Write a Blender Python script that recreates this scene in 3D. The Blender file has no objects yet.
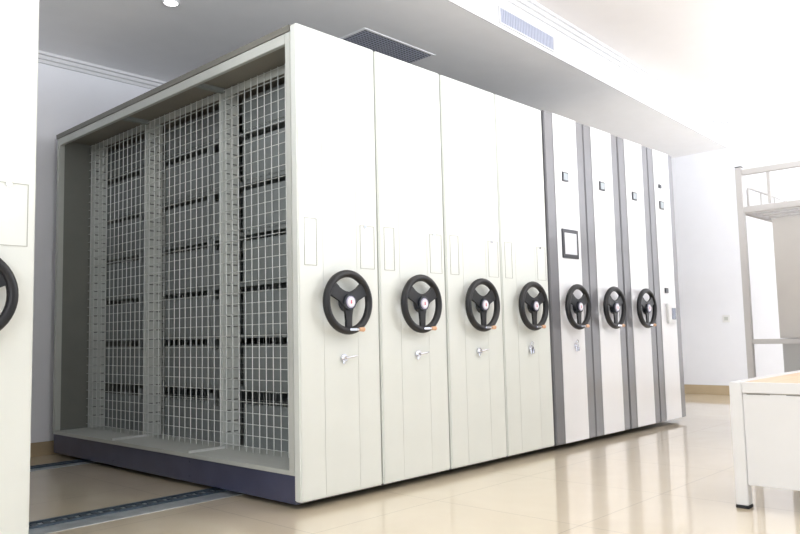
import bpy, bmesh, math, random
from mathutils import Vector, Matrix
random.seed(4)
C = bpy.context.scene.collection
PI = math.pi

# ------------------------------------------------------------------ materials
def nodemat(name):
    m = bpy.data.materials.new(name); m.use_nodes = True
    return m, m.node_tree, m.node_tree.nodes['Principled BSDF']
def mat(name, col, rough=.5, metal=0., var=0., scale=6., bump=0., coat=0., emit=0.):
    m, nt, b = nodemat(name)
    b.inputs['Roughness'].default_value = rough
    b.inputs['Metallic'].default_value = metal
    b.inputs['Coat Weight'].default_value = coat
    b.inputs['Coat Roughness'].default_value = .1
    tc = nt.nodes.new('ShaderNodeTexCoord')
    nz = nt.nodes.new('ShaderNodeTexNoise'); nz.inputs['Scale'].default_value = scale; nz.inputs['Detail'].default_value = 4
    nt.links.new(tc.outputs['Object'], nz.inputs['Vector'])
    rp = nt.nodes.new('ShaderNodeValToRGB')
    rp.color_ramp.elements[0].position = .3; rp.color_ramp.elements[1].position = .7
    rp.color_ramp.elements[0].color = (*[c*(1-var) for c in col], 1)
    rp.color_ramp.elements[1].color = (*[min(1, c*(1+var)) for c in col], 1)
    nt.links.new(nz.outputs['Fac'], rp.inputs['Fac'])
    nt.links.new(rp.outputs['Color'], b.inputs['Base Color'])
    if bump:
        bp = nt.nodes.new('ShaderNodeBump'); bp.inputs['Strength'].default_value = bump; bp.inputs['Distance'].default_value = .002
        n2 = nt.nodes.new('ShaderNodeTexNoise'); n2.inputs['Scale'].default_value = scale*12
        nt.links.new(tc.outputs['Object'], n2.inputs['Vector'])
        nt.links.new(n2.outputs['Fac'], bp.inputs['Height']); nt.links.new(bp.outputs['Normal'], b.inputs['Normal'])
    if emit:
        b.inputs['Emission Color'].default_value = (*col, 1); b.inputs['Emission Strength'].default_value = emit
    return m

M = {}
M['cream'] = mat('cream_enamel', (.76, .785, .745), .32, var=.012, coat=.25)
M['white'] = mat('white_enamel', (.84, .84, .86), .28, var=.01, coat=.3)
M['grey'] = mat('grey_enamel', (.185, .185, .20), .34, var=.02, coat=.35)
M['frame'] = mat('frame_grey_paint', (.55, .565, .53), .45, var=.03)
M['upright'] = mat('upright_pale_paint', (.66, .69, .66), .45, var=.04)
M['rear'] = mat('rear_grey_shaded', (.20, .205, .185), .55, var=.04)  # frame grey darkened: the dim far end's shade is in the colour
M['inner'] = mat('inner_shelf_shaded', (.26, .285, .28), .5, var=.06, scale=3)  # shade behind the mesh is put into this darker grey
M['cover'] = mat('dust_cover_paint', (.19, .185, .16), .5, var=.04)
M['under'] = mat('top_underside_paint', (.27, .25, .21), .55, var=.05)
M['navy'] = mat('navy_plinth_paint', (.060, .064, .115), .4, var=.12, coat=.2)
M['wire'] = mat('galvanised_wire', (.78, .80, .78), .35, .25, var=.05, scale=40)
M['groove'] = mat('dark_seam', (.16, .165, .16), .7, var=.1)
M['slot'] = mat('label_slot_line', (.42, .42, .39), .6, var=.1)
M['slotdark'] = mat('upright_slot', (.26, .27, .26), .6, var=.1)
M['black'] = mat('black_moulded_plastic', (.006, .0065, .009), .38, var=.2, bump=.2)
M['hub'] = mat('black_blue_hub_plastic', (.007, .011, .020), .25, var=.2, coat=.4)
M['chrome'] = mat('chrome', (.72, .73, .78), .12, 1., var=.03)
M['badge'] = mat('badge_white', (.82, .80, .84), .3, var=.02)
M['badge_red'] = mat('badge_red', (.62, .06, .14), .35, var=.05)
M['badge_rim'] = mat('badge_rim', (.45, .42, .55), .3, .4, var=.03)
M['knob'] = mat('orange_beige_knob', (.78, .46, .27), .35, var=.05)
M['screen'] = mat('screen_grey_blue', (.30, .34, .36), .15, var=.06, coat=.6)
M['screenblue'] = mat('screen_dark_blue', (.03, .055, .13), .15, var=.1, coat=.6)
M['screenlight'] = mat('screen_pale', (.70, .72, .76), .2, var=.03, coat=.6)
M['bezel'] = mat('display_bezel', (.035, .037, .045), .3, var=.1)
M['rubber'] = mat('black_rubber', (.012, .012, .014), .7, var=.2)
M['steelw'] = mat('white_painted_steel', (.80, .80, .80), .38, var=.012)
M['bedframe'] = mat('pale_grey_painted_tube', (.50, .485, .48), .4, var=.02)
M['locker'] = mat('warm_grey_locker_paint', (.50, .48, .46), .5, var=.02)
M['lockerdark'] = mat('desk_panel_paint', (.42, .42, .42), .5, var=.02)
M['wall'] = mat('wall_plaster', (.84, .845, .89), .75, var=.01, bump=.15)
M['soffit'] = mat('soffit_plaster', (.88, .88, .90), .8, var=.012, bump=.12)
M['ceil'] = mat('ceiling_plaster', (.76, .73, .72), .8, var=.01, bump=.12)
M['trim'] = mat('white_trim', (.70, .70, .72), .6, var=.01)
M['vent'] = mat('vent_blue_grey', (.42, .44, .52), .45, .3, var=.05)
M['ventback'] = mat('vent_dark_inside', (.04, .042, .055), .7, var=.1)
M['diffuser'] = mat('diffuser_louvre', (.52, .55, .66), .5, var=.02)
M['railblue'] = mat('blue_steel_track', (.10, .135, .17), .35, .6, var=.3, scale=30)
M['railpale'] = mat('bright_track_ramp', (.58, .62, .64), .3, .5, var=.2, scale=12)
M['lamp'] = mat('lamp_glow', (1, .98, .95), .5, emit=12.)

def wood():
    m, nt, b = nodemat('pale_plywood')
    tc = nt.nodes.new('ShaderNodeTexCoord'); mp = nt.nodes.new('ShaderNodeMapping')
    mp.inputs['Scale'].default_value = (1.2, 14, 1)
    nz = nt.nodes.new('ShaderNodeTexNoise'); nz.inputs['Scale'].default_value = 3; nz.inputs['Detail'].default_value = 6
    rp = nt.nodes.new('ShaderNodeValToRGB')
    rp.color_ramp.elements[0].color = (.66, .45, .30, 1); rp.color_ramp.elements[1].color = (.83, .64, .47, 1)
    nt.links.new(tc.outputs['Object'], mp.inputs['Vector']); nt.links.new(mp.outputs['Vector'], nz.inputs['Vector'])
    nt.links.new(nz.outputs['Fac'], rp.inputs['Fac']); nt.links.new(rp.outputs['Color'], b.inputs['Base Color'])
    b.inputs['Roughness'].default_value = .5
    return m
M['ply'] = wood()

def floor_mat():
    m, nt, b = nodemat('polished_beige_tile')
    tc = nt.nodes.new('ShaderNodeTexCoord')
    mp = nt.nodes.new('ShaderNodeMapping'); mp.inputs['Location'].default_value = (.22, .35, 0)
    br = nt.nodes.new('ShaderNodeTexBrick'); br.offset = 0; br.squash = 1
    br.inputs['Scale'].default_value = 1; br.inputs['Brick Width'].default_value = .8; br.inputs['Row Height'].default_value = .8
    br.inputs['Mortar Size'].default_value = .0018; br.inputs['Mortar Smooth'].default_value = .3
    nz = nt.nodes.new('ShaderNodeTexNoise'); nz.inputs['Scale'].default_value = 2.2; nz.inputs['Detail'].default_value = 8; nz.inputs['Distortion'].default_value = 1.2
    rp = nt.nodes.new('ShaderNodeValToRGB')
    rp.color_ramp.elements[0].position = .25; rp.color_ramp.elements[1].position = .75
    rp.color_ramp.elements[0].color = (.76, .64, .46, 1); rp.color_ramp.elements[1].color = (.83, .72, .54, 1)
    mx = nt.nodes.new('ShaderNodeMixRGB'); mx.inputs['Color2'].default_value = (.42, .34, .24, 1)
    nt.links.new(tc.outputs['Object'], mp.inputs['Vector']); nt.links.new(mp.outputs['Vector'], br.inputs['Vector'])
    nt.links.new(tc.outputs['Object'], nz.inputs['Vector']); nt.links.new(nz.outputs['Fac'], rp.inputs['Fac'])
    nt.links.new(rp.outputs['Color'], mx.inputs['Color1']); nt.links.new(br.outputs['Fac'], mx.inputs['Fac'])
    nt.links.new(mx.outputs['Color'], b.inputs['Base Color'])
    b.inputs['Roughness'].default_value = .30
    b.inputs['Coat Weight'].default_value = 1.; b.inputs['Coat Roughness'].default_value = .045; b.inputs['Coat IOR'].default_value = 1.6
    return m
M['floor'] = floor_mat()
def base_mat():
    return mat('beige_tile_skirting', (.52, .41, .27), .25, var=.05, scale=5, coat=.4)
M['skirt'] = base_mat()

# ------------------------------------------------------------------ geometry helpers
class MB:
    def __init__(s): s.bm = bmesh.new()
    def box(s, x0, x1, y0, y1, z0, z1, bev=0, seg=2):
        r = bmesh.ops.create_cube(s.bm, size=1)
        vs = r['verts']
        bmesh.ops.scale(s.bm, vec=(x1-x0, y1-y0, z1-z0), verts=vs)
        bmesh.ops.translate(s.bm, vec=((x0+x1)/2, (y0+y1)/2, (z0+z1)/2), verts=vs)
        if bev:
            es = list({e for v in vs for e in v.link_edges})
            bmesh.ops.bevel(s.bm, geom=es, offset=bev, segments=seg, affect='EDGES', clamp_overlap=True)
        return s
    def cyl(s, p, q, r, n=16, r2=None, caps=True):
        p, q = Vector(p), Vector(q); d = q-p
        mtx = Matrix.Translation((p+q)/2) @ d.to_track_quat('Z', 'Y').to_matrix().to_4x4()
        bmesh.ops.create_cone(s.bm, cap_ends=caps, segments=n, radius1=r, radius2=r if r2 is None else r2, depth=d.length, matrix=mtx)
        return s
    def sphere(s, p, r, sc=(1, 1, 1), n=16):
        bmesh.ops.create_uvsphere(s.bm, u_segments=n, v_segments=n//2, radius=r, matrix=Matrix.Translation(p) @ Matrix.Diagonal((*sc, 1)))
        return s
    def tube(s, pts, r, n=10, closed=False, ry=None):
        pts = [Vector(p) for p in pts]; rings = []; N = len(pts)
        for i, p in enumerate(pts):
            a = pts[(i-1) % N] if (i or closed) else p
            b = pts[(i+1) % N] if (i < N-1 or closed) else p
            t = (b-a).normalized()
            up = Vector((0, 1, 0)) if abs(t.y) < .9 else Vector((1, 0, 0))
            u = t.cross(up).normalized(); w = u.cross(t).normalized()
            rr = r[i] if isinstance(r, (list, tuple)) else r
            wy = (ry[i] if isinstance(ry, (list, tuple)) else ry) if ry else rr
            rings.append([s.bm.verts.new(p + u*math.cos(2*PI*k/n)*rr + w*math.sin(2*PI*k/n)*wy) for k in range(n)])
        L = N if closed else N-1
        for i in range(L):
            A, B = rings[i], rings[(i+1) % N]
            for k in range(n): s.bm.faces.new((A[k], A[(k+1) % n], B[(k+1) % n], B[k]))
        if not closed:
            s.bm.faces.new(rings[0][::-1]); s.bm.faces.new(rings[-1])
        return s
    def prism(s, poly, z0, z1):
        a = [s.bm.verts.new((x, y, z0)) for x, y in poly]; b = [s.bm.verts.new((x, y, z1)) for x, y in poly]
        s.bm.faces.new(a[::-1]); s.bm.faces.new(b); n = len(poly)
        for i in range(n): s.bm.faces.new((a[i], a[(i+1) % n], b[(i+1) % n], b[i]))
        return s
    def build(s, name, m, parent=None, smooth=False, kind=None, extra=()):
        bmesh.ops.recalc_face_normals(s.bm, faces=s.bm.faces)
        for i, (mb2, m2) in enumerate(extra):          # surface pattern of the same part in a second material
            t = bpy.data.meshes.new('t'); bmesh.ops.recalc_face_normals(mb2.bm, faces=mb2.bm.faces); mb2.bm.to_mesh(t); mb2.bm.free()
            old = set(s.bm.faces); s.bm.from_mesh(t); bpy.data.meshes.remove(t)
            for f in s.bm.faces:
                if f not in old: f.material_index = i+1
        me = bpy.data.meshes.new(name); s.bm.to_mesh(me); s.bm.free()
        me.materials.append(M[m])
        for _, m2 in extra: me.materials.append(M[m2])
        if smooth:
            for p in me.polygons: p.use_smooth = True
            me.set_sharp_from_angle(angle=math.radians(40))
        o = bpy.data.objects.new(name, me); C.objects.link(o)
        if parent: o.parent = parent
        if kind: o['kind'] = kind
        return o
def tag(o, label, cat, group=None):
    o['label'] = label; o['category'] = cat
    if group: o['group'] = group
    return o
def empty(name, loc, label, cat, group=None):
    o = bpy.data.objects.new(name, None); C.objects.link(o); o.location = loc; o.empty_display_size = .1
    return tag(o, label, cat, group)

# ------------------------------------------------------------------ room
XL, XR, YF, YB = -4.5, 7.2, -6.2, 2.965
ZL, ZU = 3.04, 3.36
def struct(name, mb, m): return mb.build(name, m, kind='structure')
struct('floor', MB().box(XL-.2, XR+.2, YF-.2, YB+.2, -.1, 0), 'floor')
struct('wall_back', MB().box(XL-.2, XR+.2, YB, YB+.15, 0, ZU+.1), 'wall')
struct('wall_right', MB().box(XR, XR+.15, YF, YB, 0, ZU+.1), 'wall')
mb = MB().box(XL-.15, XL, YF, YB, 0, .35).box(XL-.15, XL, YF, YB, 3.15, ZU+.1).box(XL-.15, XL, -2.0, YB, .35, 3.15).box(XL-.15, XL, -4.1, -3.9, .35, 3.15).box(XL-.15, XL, YF, YF+.3, .35, 3.15)
struct('wall_left', mb, 'wall')
for i, (a, b) in enumerate(((-3.9, -2.0), (YF+.3, -4.1))):
    m_ = MB().box(XL-.1, XL-.04, a, a+.05, .35, 3.15).box(XL-.1, XL-.04, b-.05, b, .35, 3.15).box(XL-.1, XL-.04, a+.05, b-.05, .35, .40).box(XL-.1, XL-.04, a+.05, b-.05, 3.10, 3.15)
    struct('window_%d' % (i+6), m_, 'trim')
fy = lambda x: .205 + (x-1.385)*(.49-.205)/(7.2-1.385)     # front line of the lowered ceiling
struct('ceiling', MB().box(XL, XR, YF, YB, ZU, ZU+.1), 'ceil')
low = MB().prism([(XL, fy(XL)), (XR, fy(XR)), (XR, YB), (XL, YB)], ZL, ZU-.001).build('ceiling', 'soffit', kind='structure')
struct('trim_1', MB().prism([(XL, fy(XL)-.012), (XR, fy(XR)-.012), (XR, fy(XR)-.0005), (XL, fy(XL)-.0005)], ZL, ZU-.001), 'trim')
mb = MB()
for a, b, z0, z1 in ((.012, .030, ZU-.085, ZU-.001), (.030, .052, ZU-.055, ZU-.001), (.052, .075, ZU-.025, ZU-.001)):
    mb.prism([(XL, fy(XL)-b), (XR, fy(XR)-b), (XR, fy(XR)-a), (XL, fy(XL)-a)], z0, z1)
struct('trim_2', mb, 'trim')
mb = MB()
for a, b, z0, z1 in ((0, .018, ZL-.075, ZL), (.018, .04, ZL-.05, ZL), (.04, .065, ZL-.022, ZL)):
    mb.box(XL, XR, YB-b, YB-a, z0, z1)
struct('trim_3', mb, 'trim')
struct('baseboard_back', MB().box(XL, XR, YB-.014, YB, 0, .10, .003), 'skirt')
struct('baseboard_right', MB().box(XR-.014, XR, YF, YB-.014, 0, .115, .003), 'skirt')
# front wall behind the camera, with wide windows that let the daylight in
mb = MB().box(XL, XR, YF-.15, YF, 0, .35).box(XL, XR, YF-.15, YF, 3.15, ZU+.1)
px = [XL+.0, -2.3, 0.1, 2.5, 4.9, XR-.25]
for x in px: mb.box(x, x+.22, YF-.15, YF, .35, 3.15)
struct('wall_front', mb, 'wall')
for i in range(5):
    a, b = px[i]+.22, px[i+1]
    m_ = MB().box(a, a+.05, YF-.1, YF-.04, .35, 3.15).box(b-.05, b, YF-.1, YF-.04, .35, 3.15)
    m_.box(a+.05, b-.05, YF-.1, YF-.04, .35, .40).box(a+.05, b-.05, YF-.1, YF-.04, 3.10, 3.15).box((a+b)/2-.025, (a+b)/2+.025, YF-.1, YF-.04, .40, 3.10)
    struct('window_%d' % (i+1), m_, 'trim')

# downlight, vent, diffuser, outlet
dl = empty('ceiling_downlight', (.154, 1.478, ZL), 'small round recessed downlight in the grey lowered ceiling', 'light')
mb = MB(); mb.tube([(.05*math.cos(t*PI/12), .05*math.sin(t*PI/12), -.004) for t in range(24)], .008, 8, True); mb.build('trim_ring', 'trim', dl, True)
MB().cyl((0, 0, -.006), (0, 0, -.001), .043, 24).build('lamp', 'lamp', dl)

vt = empty('ceiling_vent', (1.76, 1.13, ZL), 'dark rectangular slatted air vent in the lowered ceiling above the cream cabinets', 'vent')
W, D = .39, .225
mb = MB()
mb.box(-W, W, -D, -D+.02, -.005, 0).box(-W, W, D-.02, D, -.005, 0).box(-W, -W+.02, -D+.02, D-.02, -.005, 0).box(W-.02, W, -D+.02, D-.02, -.005, 0)
fr = mb
MB().box(-W+.02, W-.02, -D+.02, D-.02, -.001, 0).build('backing', 'ventback', vt)
mb = MB()
for i in range(14):
    y = -D+.045+i*(2*D-.09)/13
    mb.box(-W+.02, W-.02, y-.0055, y+.0055, -.005, -.002)
for i in range(1, 22):
    x = -W+.03+i*(2*W-.06)/22
    mb.box(x-.004, x+.004, -D+.03, D-.03, -.0045, -.0015)
fr.build('grille', 'soffit', vt, extra=[(mb, 'vent')])

ang = math.atan((.49-.205)/(7.2-1.385))
df = empty('air_diffuser', (2.47, fy(2.47)-.013, 3.135), 'long white louvred air grille in the raised ceiling edge', 'vent'); df.rotation_euler.z = ang
W = .40
mb = MB().box(-W, W, -.010, 0, -.065, -.055).box(-W, W, -.010, 0, .055, .065).box(-W, -W+.01, -.010, 0, -.055, .055).box(W-.01, W, -.010, 0, -.055, .055)
fr = mb
MB().box(-W+.01, W-.01, -.002, 0, -.055, .055).build('backing', 'vent', df)
mb = MB()
for i in range(34):
    x = -W+.022+i*(2*W-.044)/33
    mb.box(x-.006, x+.004, -.009, -.002, -.055, .055)
fr.build('grille', 'trim', df, extra=[(mb, 'diffuser')])

sk = empty('wall_socket', (XR, .62, .93), 'small white socket plate on the right wall', 'socket')
MB().box(-.010, 0, -.045, .045, -.045, .045, .003).build('plate', 'steelw', sk)
MB().box(-.012, -.010, -.022, .022, -.022, .022).build('insert', 'frame', sk)

# ------------------------------------------------------------------ floor tracks
def track(y0, y1, label):
    t = empty('floor_track', (0, (y0+y1)/2, 0), label, 'track', None)
    h = (y1-y0)/2; X0, X1 = -4.2, 4.36
    MB().box(X0, X1, -h, h, 0, .003).build('base_plate', 'railpale', t)
    MB().box(X0, X1, h-.022, h-.002, .003, .013, .002).build('rail', 'railblue', t)
    mb = MB()
    n = 150
    for i in range(n):
        x = X0+.02+i*(X1-X0-.04)/n
        mb.box(x, x+.028, h*.15+.018, h-.030, .003, .0085)
    MB().box(X0, X1, h*.15-.010, h*.15+.010, .003, .013, .002).build('toothed_rail', 'railblue', t, extra=[(mb, 'railblue')])
    return t
track(.572, .812, 'steel floor track with toothed blue strip, the one nearer the front of the cabinets')
track(2.30, 2.47, 'steel floor track near the back wall, running under the rear of the cabinets')

# ------------------------------------------------------------------ mobile shelving
X = [0, .5568, 1.1197, 1.6779, 2.2398, 2.7854, 3.337, 3.8744, 4.3942]
H = 2.40; ZB = .04; DEP = 2.8823
WIDTH = .552
bays = (.10, 1.005, 1.935, 2.835)

BKX = .368
def make_body(w, H):
    """parts of the sliding carcass; local origin at the front left bottom corner"""
    P = []
    def add(mb, n, m, par=None, smooth=False):
        o = mb.build(n, m, par, smooth); P.append(o) if par is None else None; return o
    # plinth & base
    o = add(MB().box(.012, w-.012, .052, DEP-.01, .024, .160, .002), 'base_plinth', 'navy')
    for yy in (1.005, 1.935):
        for zz in (.055, .135): MB().cyl((.0125, yy, zz), (.008, yy, zz), .006, 8).build('bolt', 'navy', o)
    for yy in (.801, 2.459):
        for xx in (.12, w-.12):
            add(MB().cyl((xx, yy-.008, .030), (xx, yy+.008, .030), .0168, 20), 'carriage_wheel', 'rubber')
    add(MB().box(.004, w-.004, .052, DEP-.004, .1605, .183, .002), 'base_shelf', 'frame')
    # frame stiles, front and back end, and the top rails
    for y0, y1, n in ((.052, .092, 'frame_stile'), (DEP-.042, DEP-.002, 'frame_stile')):
        for x0, x1 in ((.004, .045), (w-.045, w-.004)):
            add(MB().box(x0, x1, y0, y1, .1835, H-.0305, .002), n, 'frame')
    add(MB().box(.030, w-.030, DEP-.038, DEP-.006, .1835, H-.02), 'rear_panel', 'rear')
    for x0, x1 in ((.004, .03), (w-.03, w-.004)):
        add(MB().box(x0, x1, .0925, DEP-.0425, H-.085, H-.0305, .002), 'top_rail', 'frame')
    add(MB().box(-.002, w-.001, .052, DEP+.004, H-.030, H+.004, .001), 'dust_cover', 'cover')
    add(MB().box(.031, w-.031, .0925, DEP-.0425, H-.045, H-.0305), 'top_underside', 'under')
    # brackets at bay boundaries
    for yy in bays[1:3]:
        add(MB().box(.006, .244, yy-.004, yy+.004, .1835, .198), 'base_bracket', 'wire')
        add(MB().box(.031, .244, yy-.018, yy+.018, H-.07, H-.0455), 'top_bracket', 'inner')
    # uprights with slots
    for yy in bays:
        yu = min(yy+.03, DEP-.07)
        u = MB().box(.246, .254, yu-.012, yu+.024, .1835, H-.046, .001).box(.254, .365, yu-.010, yu-.006, .1835, H-.046)
        s = MB()
        for k in range(33):
            z = .27+k*.0625
            s.box(.270, .300, yu-.0107, yu-.0102, z, z+.008); s.box(.322, .352, yu-.0107, yu-.0102, z, z+.008)
        P.append(u.build('upright', 'upright', extra=[(s, 'slotdark')]))
    # wire mesh, one panel per bay
    for b0, b1 in zip(bays[:-1], bays[1:]):
        mb = MB()
        n = 14; s = (b1-b0)/n
        for i in range(n):
            y = b0+s*(i+.5)
            mb.cyl((.238, y, .185), (.238, y, H-.05), .0026, 5)
        k = 0; z = .215
        while z < H-.05:
            mb.cyl((.2335, b0+.004, z), (.2335, b1-.004, z), .0021, 5); z += .0625
        add(mb, 'wire_mesh', 'wire')
        add(MB().box(.242, .245, b0+.054, b1+.024, H-.10, H-.055), 'mesh_rail', 'frame')
        # shelves behind the mesh with upright stops
        for j, z in enumerate((.525, .84, 1.155, 1.47, 1.785, 2.10)):
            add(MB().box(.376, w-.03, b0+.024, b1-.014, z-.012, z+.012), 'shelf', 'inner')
        for z in (.1835, .537, .852, 1.167, 1.482, 1.797):
            m_ = (b0+b1)/2 - .12
            mb = MB().box(BKX, BKX+.005, b0+.03, m_-.02, z, z+.225).box(BKX, BKX+.005, m_+.02, b1-.02, z, z+.250)
            mb.box(BKX-.003, BKX+.013, m_-.019, m_+.019, z, z+.30)
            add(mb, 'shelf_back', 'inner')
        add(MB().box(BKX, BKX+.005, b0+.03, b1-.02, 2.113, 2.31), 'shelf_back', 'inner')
    return P

def handwheel(cx):
    """three-spoke wheel; origin at its centre, facing -y"""
    w = bpy.data.objects.new('handwheel', None); C.objects.link(w); w.location = (cx, 0, .996); w.empty_display_size = .05
    Y = -.055; R = .145
    n = 48
    mb = MB(); mb.tube([(R*math.cos(2*PI*k/n), Y, R*math.sin(2*PI*k/n)) for k in range(n)], .0195, 14, True)
    mb.build('rim', 'black', w, True)
    right = [(.40*1.0, .50), (.52, .61), (.61, .69), (.82, .42), (.90, .25), (.66, .18), (.44, .07), (.30, -.08), (.20, -.25), (.135, -.42), (.115, -.62), (.15, -.90)]
    top = [(-.40, .50), (-.28, .41), (-.14, .36), (0, .345), (.14, .36), (.28, .41)]
    poly = top+right+[(-x, z) for x, z in reversed(right[1:])]
    mb = MB()
    fa = [mb.bm.verts.new((x*R, Y-.007, z*R)) for x, z in poly]; fb = [mb.bm.verts.new((x*R, Y+.007, z*R)) for x, z in poly]
    mb.bm.faces.new(fa); mb.bm.faces.new(fb[::-1])
    for k in range(len(poly)): mb.bm.faces.new((fa[k], fa[k-1], fb[k-1], fb[k]))
    bmesh.ops.bevel(mb.bm, geom=[e for e in mb.bm.edges if abs(e.verts[0].co.y-e.verts[1].co.y) < 1e-5], offset=.003, segments=2, affect='EDGES')
    mb.build('spokes', 'black', w, True)
    mb = MB().cyl((0, Y+.02, 0), (0, Y-.018, 0), .050, 28, .040); mb.build('hub', 'hub', w, True)
    MB().cyl((0, -.0045, 0), (0, Y+.0195, 0), .022, 20).build('shaft', 'chrome', w, True)
    MB().cyl((0, Y-.0185, 0), (0, Y-.0215, 0), .030, 28).build('badge_rim', 'badge_rim', w, True)
    mb = MB()
    for dz, rr in ((.005, .0045), (-.004, .0055)):
        mb.cyl((0, Y-.0243, dz), (0, Y-.0253, dz), rr, 6)
    MB().cyl((0, Y-.022, 0), (0, Y-.024, 0), .024, 28).build('badge', 'badge', w, True, extra=[(mb, 'badge_red')])
    # fold-out crank knob at the lower right of the rim
    a = math.radians(274); kx, kz = R*math.cos(a), R*math.sin(a)
    mb = MB().box(kx-.022, kx+.03, Y-.028, Y-.018, kz+.0, kz+.012, .002).cyl((kx+.020, Y-.023, kz+.006), (kx+.042, Y-.023, kz+.006), .006, 12)
    mb.build('crank_bracket', 'chrome', w, True)
    mb = MB().cyl((kx+.042, Y-.023, kz+.006), (kx+.07, Y-.023, kz+.006), .0095, 14, .012); mb.sphere((kx+.07, Y-.023, kz+.006), .0125, (.8, 1, 1))
    mb.build('crank_knob', 'knob', w, True)
    return w

def lock(cx, double):
    l = bpy.data.objects.new('lock', None); C.objects.link(l); l.location = (cx, -.004, .715); l.empty_display_size = .03
    mb = MB().cyl((0, 0, 0), (0, -.010, 0), .020, 24).cyl((0, -.010, 0), (0, -.022, 0), .013, 20)
    mb.build('lock_barrel', 'chrome', l, True)
    if not double:
        mb = MB().tube([(0, -.024, 0), (.02, -.03, .003), (.045, -.032, .006), (.066, -.03, .009)], [.008, .0065, .006, .004], 10)
        mb.build('key', 'chrome', l, True)
        MB().box(-.016, -.004, -.020, -.010, -.030, -.012, .002).build('latch', 'chrome', l)
    else:
        mb = MB().tube([(-.012, -.016, .018), (-.012, -.018, .036), (0, -.019, .044), (.012, -.018, .036), (.012, -.016, .018)], .004, 8)
        mb.build('shackle', 'chrome', l, True)
        mb = MB().box(-.022, -.005, -.024, -.010, -.038, -.006, .003).box(.005, .021, -.024, -.010, -.034, -.004, .003)
        mb.build('key', 'chrome', l)
    return l

def label_slot(x0, x1, z0, z1):
    t = .0022
    return MB().box(x0, x1, -.0035, -.0019, z1-t, z1).box(x0, x1, -.0035, -.0019, z0, z0+t).box(x1-t, x1, -.0035, -.0019, z0+t, z1-t).box(x0, x0+t, -.0035, -.0019, z0+t, z1-t)

def cream_front(w):
    P = []
    # hollow front end panel made of three pressed sheets with narrow folds between
    o = MB().box(.002, w-.002, 0, .050, ZB, H, .006, 3).build('end_panel', 'cream'); P.append(o)
    MB().box(.1585, w-.1622, -.0018, -.0002, ZB+.012, H-.012, .0009, 2).build('centre_sheet', 'cream', o)
    MB().box(w-.161, w-.012, -.0014, -.0002, ZB+.012, H-.012, .0007, 2).build('side_sheet', 'cream', o)
    MB().box(.012, .1585, -.0010, -.0002, ZB+.012, H-.012, .0005, 2).build('side_sheet', 'cream', o)
    P.append(label_slot(.038, .118, 1.178, 1.415).build('label_holder', 'slot'))
    P.append(label_slot(w-.135, w-.030, 1.178, 1.408).build('label_holder', 'slot'))
    P.append(MB().cyl((w-.10, -.003, 1.402), (w-.10, -.009, 1.402), .009, 14).build('button', 'chrome'))
    return P

def strip_front(w):
    P = []
    o = MB().box(.002, w-.002, -.010, .050, ZB, H+.006, .006, 3).build('end_panel', 'grey'); P.append(o)
    MB().box(.112, w-.108, -.0145, -.0102, ZB+.002, H+.004, .0015, 2).build('centre_sheet', 'white', o)
    return P

def copy_tree(o, parent=None):
    c = o.copy(); C.objects.link(c)
    if parent: c.parent = parent
    for ch in kids[o.name]: copy_tree(ch, c)
    return c

def cabinet(loc, label, group, parts):
    root = empty('mobile_shelving_cabinet', loc, label, 'shelving cabinet', group)
    for p in parts: p.parent = root
    return root

G1 = 'cream sliding cabinets with handwheels'; G2 = 'white and grey sliding cabinets'
proto = cabinet((0, 0, 0), 'cream sliding cabinet whose open wire-mesh side faces the aisle, nearest of the row', G1,
                make_body(WIDTH, H)+cream_front(WIDTH)+[handwheel(.276), lock(.283, False)])
proto2 = cabinet((X[4]+.003, 0, 0), 'white cabinet with grey strips, black wheel and framed screen, beside the last cream one', G2,
                 make_body(.540, H)+strip_front(.540))
def index():
    k = {}
    for o in C.objects: k.setdefault(o.name, [])
    for o in C.objects:
        if o.parent: k[o.parent.name].append(o)
    return k
kids = index()
def copy_cab(src, loc, label, group):
    r = copy_tree(src); r.location = loc; tag(r, label, 'shelving cabinet', group); return r
left = copy_cab(proto, (-1.234-WIDTH, 0, 0), 'cream cabinet alone at the left picture edge, across the open aisle', G1)
c2 = copy_cab(proto, (X[1]+.003, 0, 0), 'second cream cabinet of the row, just behind the near meshed end cabinet', G1)
c3 = copy_cab(proto, (X[2]+.003, 0, 0), 'third cream cabinet of the row, its key lock the last with a sideways key', G1)
for ch in [o for o in C.objects if o.parent == left and o.name.startswith('handwheel')]: ch.location.x += .035
# the fourth cream cabinet has another lock
c4 = copy_cab(proto, (X[3]+.003, 0, 0), 'fourth cream cabinet, right against the first white and grey cabinet', G1)
for ch in [o for o in C.objects if o.parent == c4 and o.name.startswith('lock')]:
    for g in [o for o in C.objects if o.parent == ch]: bpy.data.objects.remove(g)
    bpy.data.objects.remove(ch)
lock(.290, True).parent = c4
c6 = copy_cab(proto2, (X[5]+.003, 0, 0), 'white cabinet with grey strips and a wheel, just beyond the framed screen one', G2)
c7 = copy_cab(proto2, (X[6]+.003, 0, 0), 'white cabinet with grey strips carrying the last black wheel of the row', G2)
c8 = copy_cab(proto2, (X[7]+.003, 0, 0), 'last cabinet of the row, white between grey strips, blue screen controller and no wheel', G2)

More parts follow.
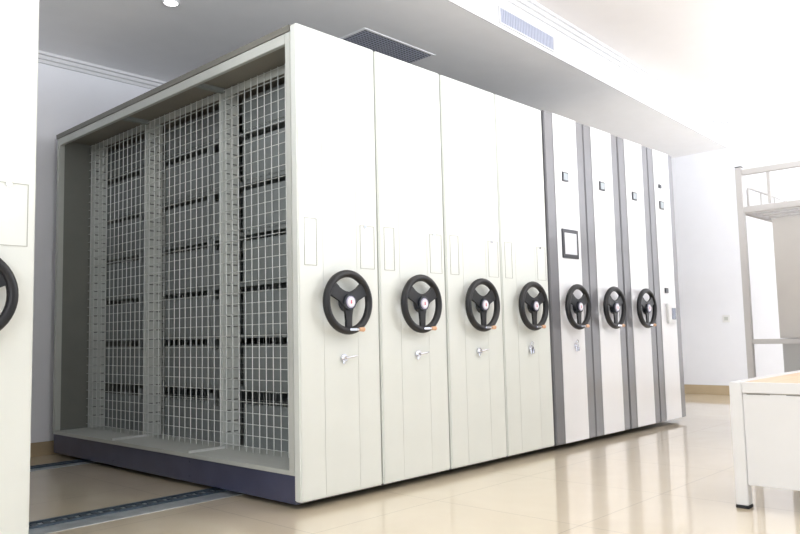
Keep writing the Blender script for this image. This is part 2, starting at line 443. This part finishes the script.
def display(root, x0, x1, z0, z1, face='screen', bz=.010, name='display', bezel='bezel'):
    o = MB().box(x0, x1, -.024, -.0148, z0, z1, .002).build(name, bezel, root)
    MB().box(x0+bz, x1-bz, -.0252, -.0242, z0+bz, z1-bz).build('screen', face, o)
    return o
c7.scale.x = .531/.540; c8.scale.x = .514/.540
W2 = .540
kids = index()
hw = handwheel(W2/2+.002); hw.location.y = -.0105; hw.parent = proto2
kids = index()
for c in (c6, c7):
    copy_tree(hw, c)
l5 = lock(.292, True); l5.location.y = -.0150; l5.parent = proto2
display(proto2, .205, .285, 1.915, 1.985)
display(proto2, .165, .385, 1.35, 1.562, 'screenlight', .028)
display(c6, .205, .285, 1.915, 1.985)
display(c7, .205, .285, 1.900, 1.970)
display(c8, .190, .280, 1.878, 1.950)
display(c8, .190, .245, 2.065, 2.100, 'bezel', .006, 'sensor')
display(c8, .205, .270, 1.135, 1.180, 'bezel', .006, 'sensor')
o = MB().box(.215, .385, -.036, -.0148, .870, 1.045, .004).build('controller', 'steelw', c8)
MB().box(.285, .372, -.0375, -.0362, .905, 1.005).build('controller_screen', 'screenblue', o)

# ------------------------------------------------------------------ low bed base at the right
BX, BY = 1.30, -1.54
bd = empty('steel_bed_base', (BX, BY, 0), 'low white steel bed base with pale plywood deck, cut off by the right picture edge', 'bed base')
L, Wd, HT = 1.95, .92, .57
for x0, x1, y0, y1 in ((0, .055, -.055, 0), (0, .055, -Wd, -Wd+.055), (L-.055, L, -.055, 0), (L-.055, L, -Wd, -Wd+.055)):
    lg = MB().box(x0, x1, y0, y1, .014, HT-.0005, .003).build('leg', 'steelw', bd)
    MB().box(x0-.002, x1+.002, y0-.002, y1+.002, 0, .0138, .002).build('foot_cap', 'rubber', lg)
for nm, a in (('rail', (.004, .034, -Wd+.056, -.056, .522, HT)), ('rail', (L-.034, L-.004, -Wd+.056, -.056, .522, HT)),
              ('rail', (.056, L-.056, -.034, -.004, .522, HT)), ('rail', (.056, L-.056, -Wd+.004, -Wd+.034, .522, HT))):
    pg = MB(); lx = a[1]-a[0] > a[3]-a[2]; t = (a[0] if lx else a[2])+.02
    while t < (a[1] if lx else a[3])-.01:
        if lx: pg.cyl((t, (a[2]+a[3])/2, HT-.001), (t, (a[2]+a[3])/2, HT+.004), .009, 10)
        t += .034
    MB().box(*a, .002).build(nm, 'steelw', bd, extra=[(pg, 'steelw')])
slits = MB()
for y0, y1 in ((-.075, -.175), (-.245, -.36), (-.43, -.54), (-.62, -.73), (-.77, -.86)):
    slits.box(.0055, .009, y1, y0, .5155, .5180)
MB().box(.008, .020, -Wd+.056, -.056, .106, .518, .002).build('side_panel', 'steelw', bd, extra=[(slits, 'groove')])
for a in ((L-.020, L-.008, -Wd+.056, -.056, .106, .518), (.056, L-.056, -.020, -.008, .30, .518)):
    MB().box(*a, .002).build('side_panel', 'steelw', bd)
for k in range(3):
    x0 = .036+k*(L-.07)/3
    MB().box(x0, x0+(L-.07)/3-.004, -Wd+.036, -.036, .552, .566, .002).build('deck_board', 'ply', bd)
# ------------------------------------------------------------------ loft bed frame at the back right
LX, LY = 3.39, -.905
lb = empty('loft_bed_frame', (LX, LY, 0), 'tall pale grey tube loft bed frame standing before the white right wall', 'bed frame')
LL, LW = 1.95, .90
T = .045
for x0, y0 in ((0, -T), (0, -LW), (LL-T, -T), (LL-T, -LW)):
    p = MB().box(x0, x0+T, y0, y0+T, .012, 1.995 if x0 == 0 else 1.95, .004).build('post', 'bedframe', lb)
    MB().box(x0-.001, x0+T+.001, y0-.001, y0+T+.001, 0, .0118).build('foot_cap', 'rubber', p)
    MB().box(x0+.001, x0+T-.001, y0+.001, y0+T-.001, 1.9955 if x0 == 0 else 1.9505, 2.002 if x0 == 0 else 1.957).build('end_cap', 'rubber', p)
for x0 in (.004, LL-.038):
    for z0, z1 in ((1.935, 1.975), (1.655, 1.700), (.700, .735)):
        if x0 > 1 and z0 > 1.9: z0, z1 = 1.89, 1.93
        MB().box(x0, x0+.034, -LW+T+.001, -T-.001, z0, z1, .003).build('end_rail', 'bedframe', lb)
MB().box(.012, .030, -.235, -.213, 1.706, 1.934, .002).build('end_upright', 'bedframe', lb)
MB().box(.012, .030, -.690, -.668, 1.706, 1.934, .002).build('end_upright', 'bedframe', lb)
for yy in (-.040, -LW+.005):
    MB().box(T+.001, LL-T-.001, yy, yy+.034, 1.655, 1.700, .003).build('side_rail', 'bedframe', lb)
for i in range(12):
    x = .12+i*.152
    MB().box(x, x+.04, -LW+.04, -.041, 1.675, 1.690).build('slat', 'bedframe', lb)
for yy in (-.030,):
    mb = MB().tube([(.16, yy, 1.700), (.16, yy, 1.84), (.175, yy, 1.86), (.20, yy, 1.865), (1.05, yy, 1.865), (1.08, yy, 1.86), (1.09, yy, 1.84), (1.09, yy, 1.700)], .009, 10)
    for x in (.45, .77): mb.cyl((x, yy, 1.70), (x, yy, 1.86), .007, 10)
    mb.build('guard_rail', 'bedframe', lb, True)

wd = empty('locker', (LX+.10, LY-.205, 0), 'warm grey locker under the loft bed at the right picture edge', 'locker')
lw, ld, lh = 1.0, .62, 1.60
MB().box(0, lw, -ld, 0, .738, lh, .003).build('upper_carcass', 'locker', wd)
MB().box(.010, lw-.01, -ld+.01, -.01, .06, .7345, .003).build('lower_carcass', 'lockerdark', wd)
MB().box(.02, lw-.02, -ld+.02, -.02, 0, .0595).build('plinth', 'lockerdark', wd)
for k in range(2):
    d = MB().box(.006+k*.496, .496+k*.496, -ld-.018, -ld-.0005, .745, lh-.006, .003).build('door', 'locker', wd)
    MB().cyl((.44+k*.11, -ld-.02, 1.15), (.44+k*.11, -ld-.035, 1.15), .010, 12).build('handle', 'chrome', d, True)

# ------------------------------------------------------------------ camera
loc = Vector((-2.3279, -2.8806, .8241)); yaw, pitch, roll, f = .8140, .0896, -.0236, 756.66
cy, sy, cp, sp = math.cos(yaw), math.sin(yaw), math.cos(pitch), math.sin(pitch)
fwd = Vector((sy*cp, cy*cp, sp)); right = Vector((cy, -sy, 0)); up = right.cross(fwd)
c, s = math.cos(roll), math.sin(roll)
ri = c*right + s*up; uu = -s*right + c*up
cam = bpy.data.objects.new('camera', bpy.data.cameras.new('camera')); C.objects.link(cam)
cam.matrix_world = Matrix(((ri.x, uu.x, -fwd.x, loc.x), (ri.y, uu.y, -fwd.y, loc.y), (ri.z, uu.z, -fwd.z, loc.z), (0, 0, 0, 1)))
cam.data.sensor_width = 36; cam.data.lens = 36*f/800; cam.data.clip_start = .05
bpy.context.scene.camera = cam

# ------------------------------------------------------------------ light: daylight through front and left windows, plus added unseen fill lamps
w = bpy.data.worlds.new('World'); bpy.context.scene.world = w; w.use_nodes = True
bg = w.node_tree.nodes['Background']; bg.inputs['Color'].default_value = (.90, .95, 1, 1); bg.inputs['Strength'].default_value = .5
def area(name, loc, rot, sx, sy, e, col):
    l = bpy.data.lights.new(name, 'AREA'); l.shape = 'RECTANGLE'; l.size = sx; l.size_y = sy; l.energy = e; l.color = col
    o = bpy.data.objects.new(name, l); C.objects.link(o); o.location = loc; o.rotation_euler = rot; return o
for i in range(5):
    a, b = px[i]+.22, px[i+1]
    area('window_daylight', ((a+b)/2, YF-.12, 1.75), (PI/2, 0, 0), b-a-.1, 2.7, (0, 0, 4, 9, 15)[i], (.93, .965, 1))
for a, b in ((-3.9, -2.0), (YF+.3, -4.1)):
    area('window_daylight', (XL-.12, (a+b)/2, 1.75), (PI/2, 0, -PI/2), b-a-.1, 2.7, 56, (.93, .965, 1))
for p, d, e in (((-.6, -3.4, 2.0), (0, .45, .9), 46), ((2.2, -3.2, 1.9), (0, .36, .93), 155), ((4.2, -3.2, 1.7), (.95, .15, .27), 240), ((-3.0, -.9, 2.32), (.12, .62, .75), 105)):
    o = area('added_fill_light', p, (0, 0, 0), .8, .8, e, (.93, .965, 1))  # added lamp out of view, lifts lowered ceiling, walls and panels
    o.rotation_euler = Vector(d).to_track_quat('-Z', 'Y').to_euler()
vs = bpy.context.scene.view_settings
vs.view_transform = 'Standard'; vs.look = 'None'; vs.gamma = 1; vs.use_curve_mapping = False; vs.exposure = -0.1
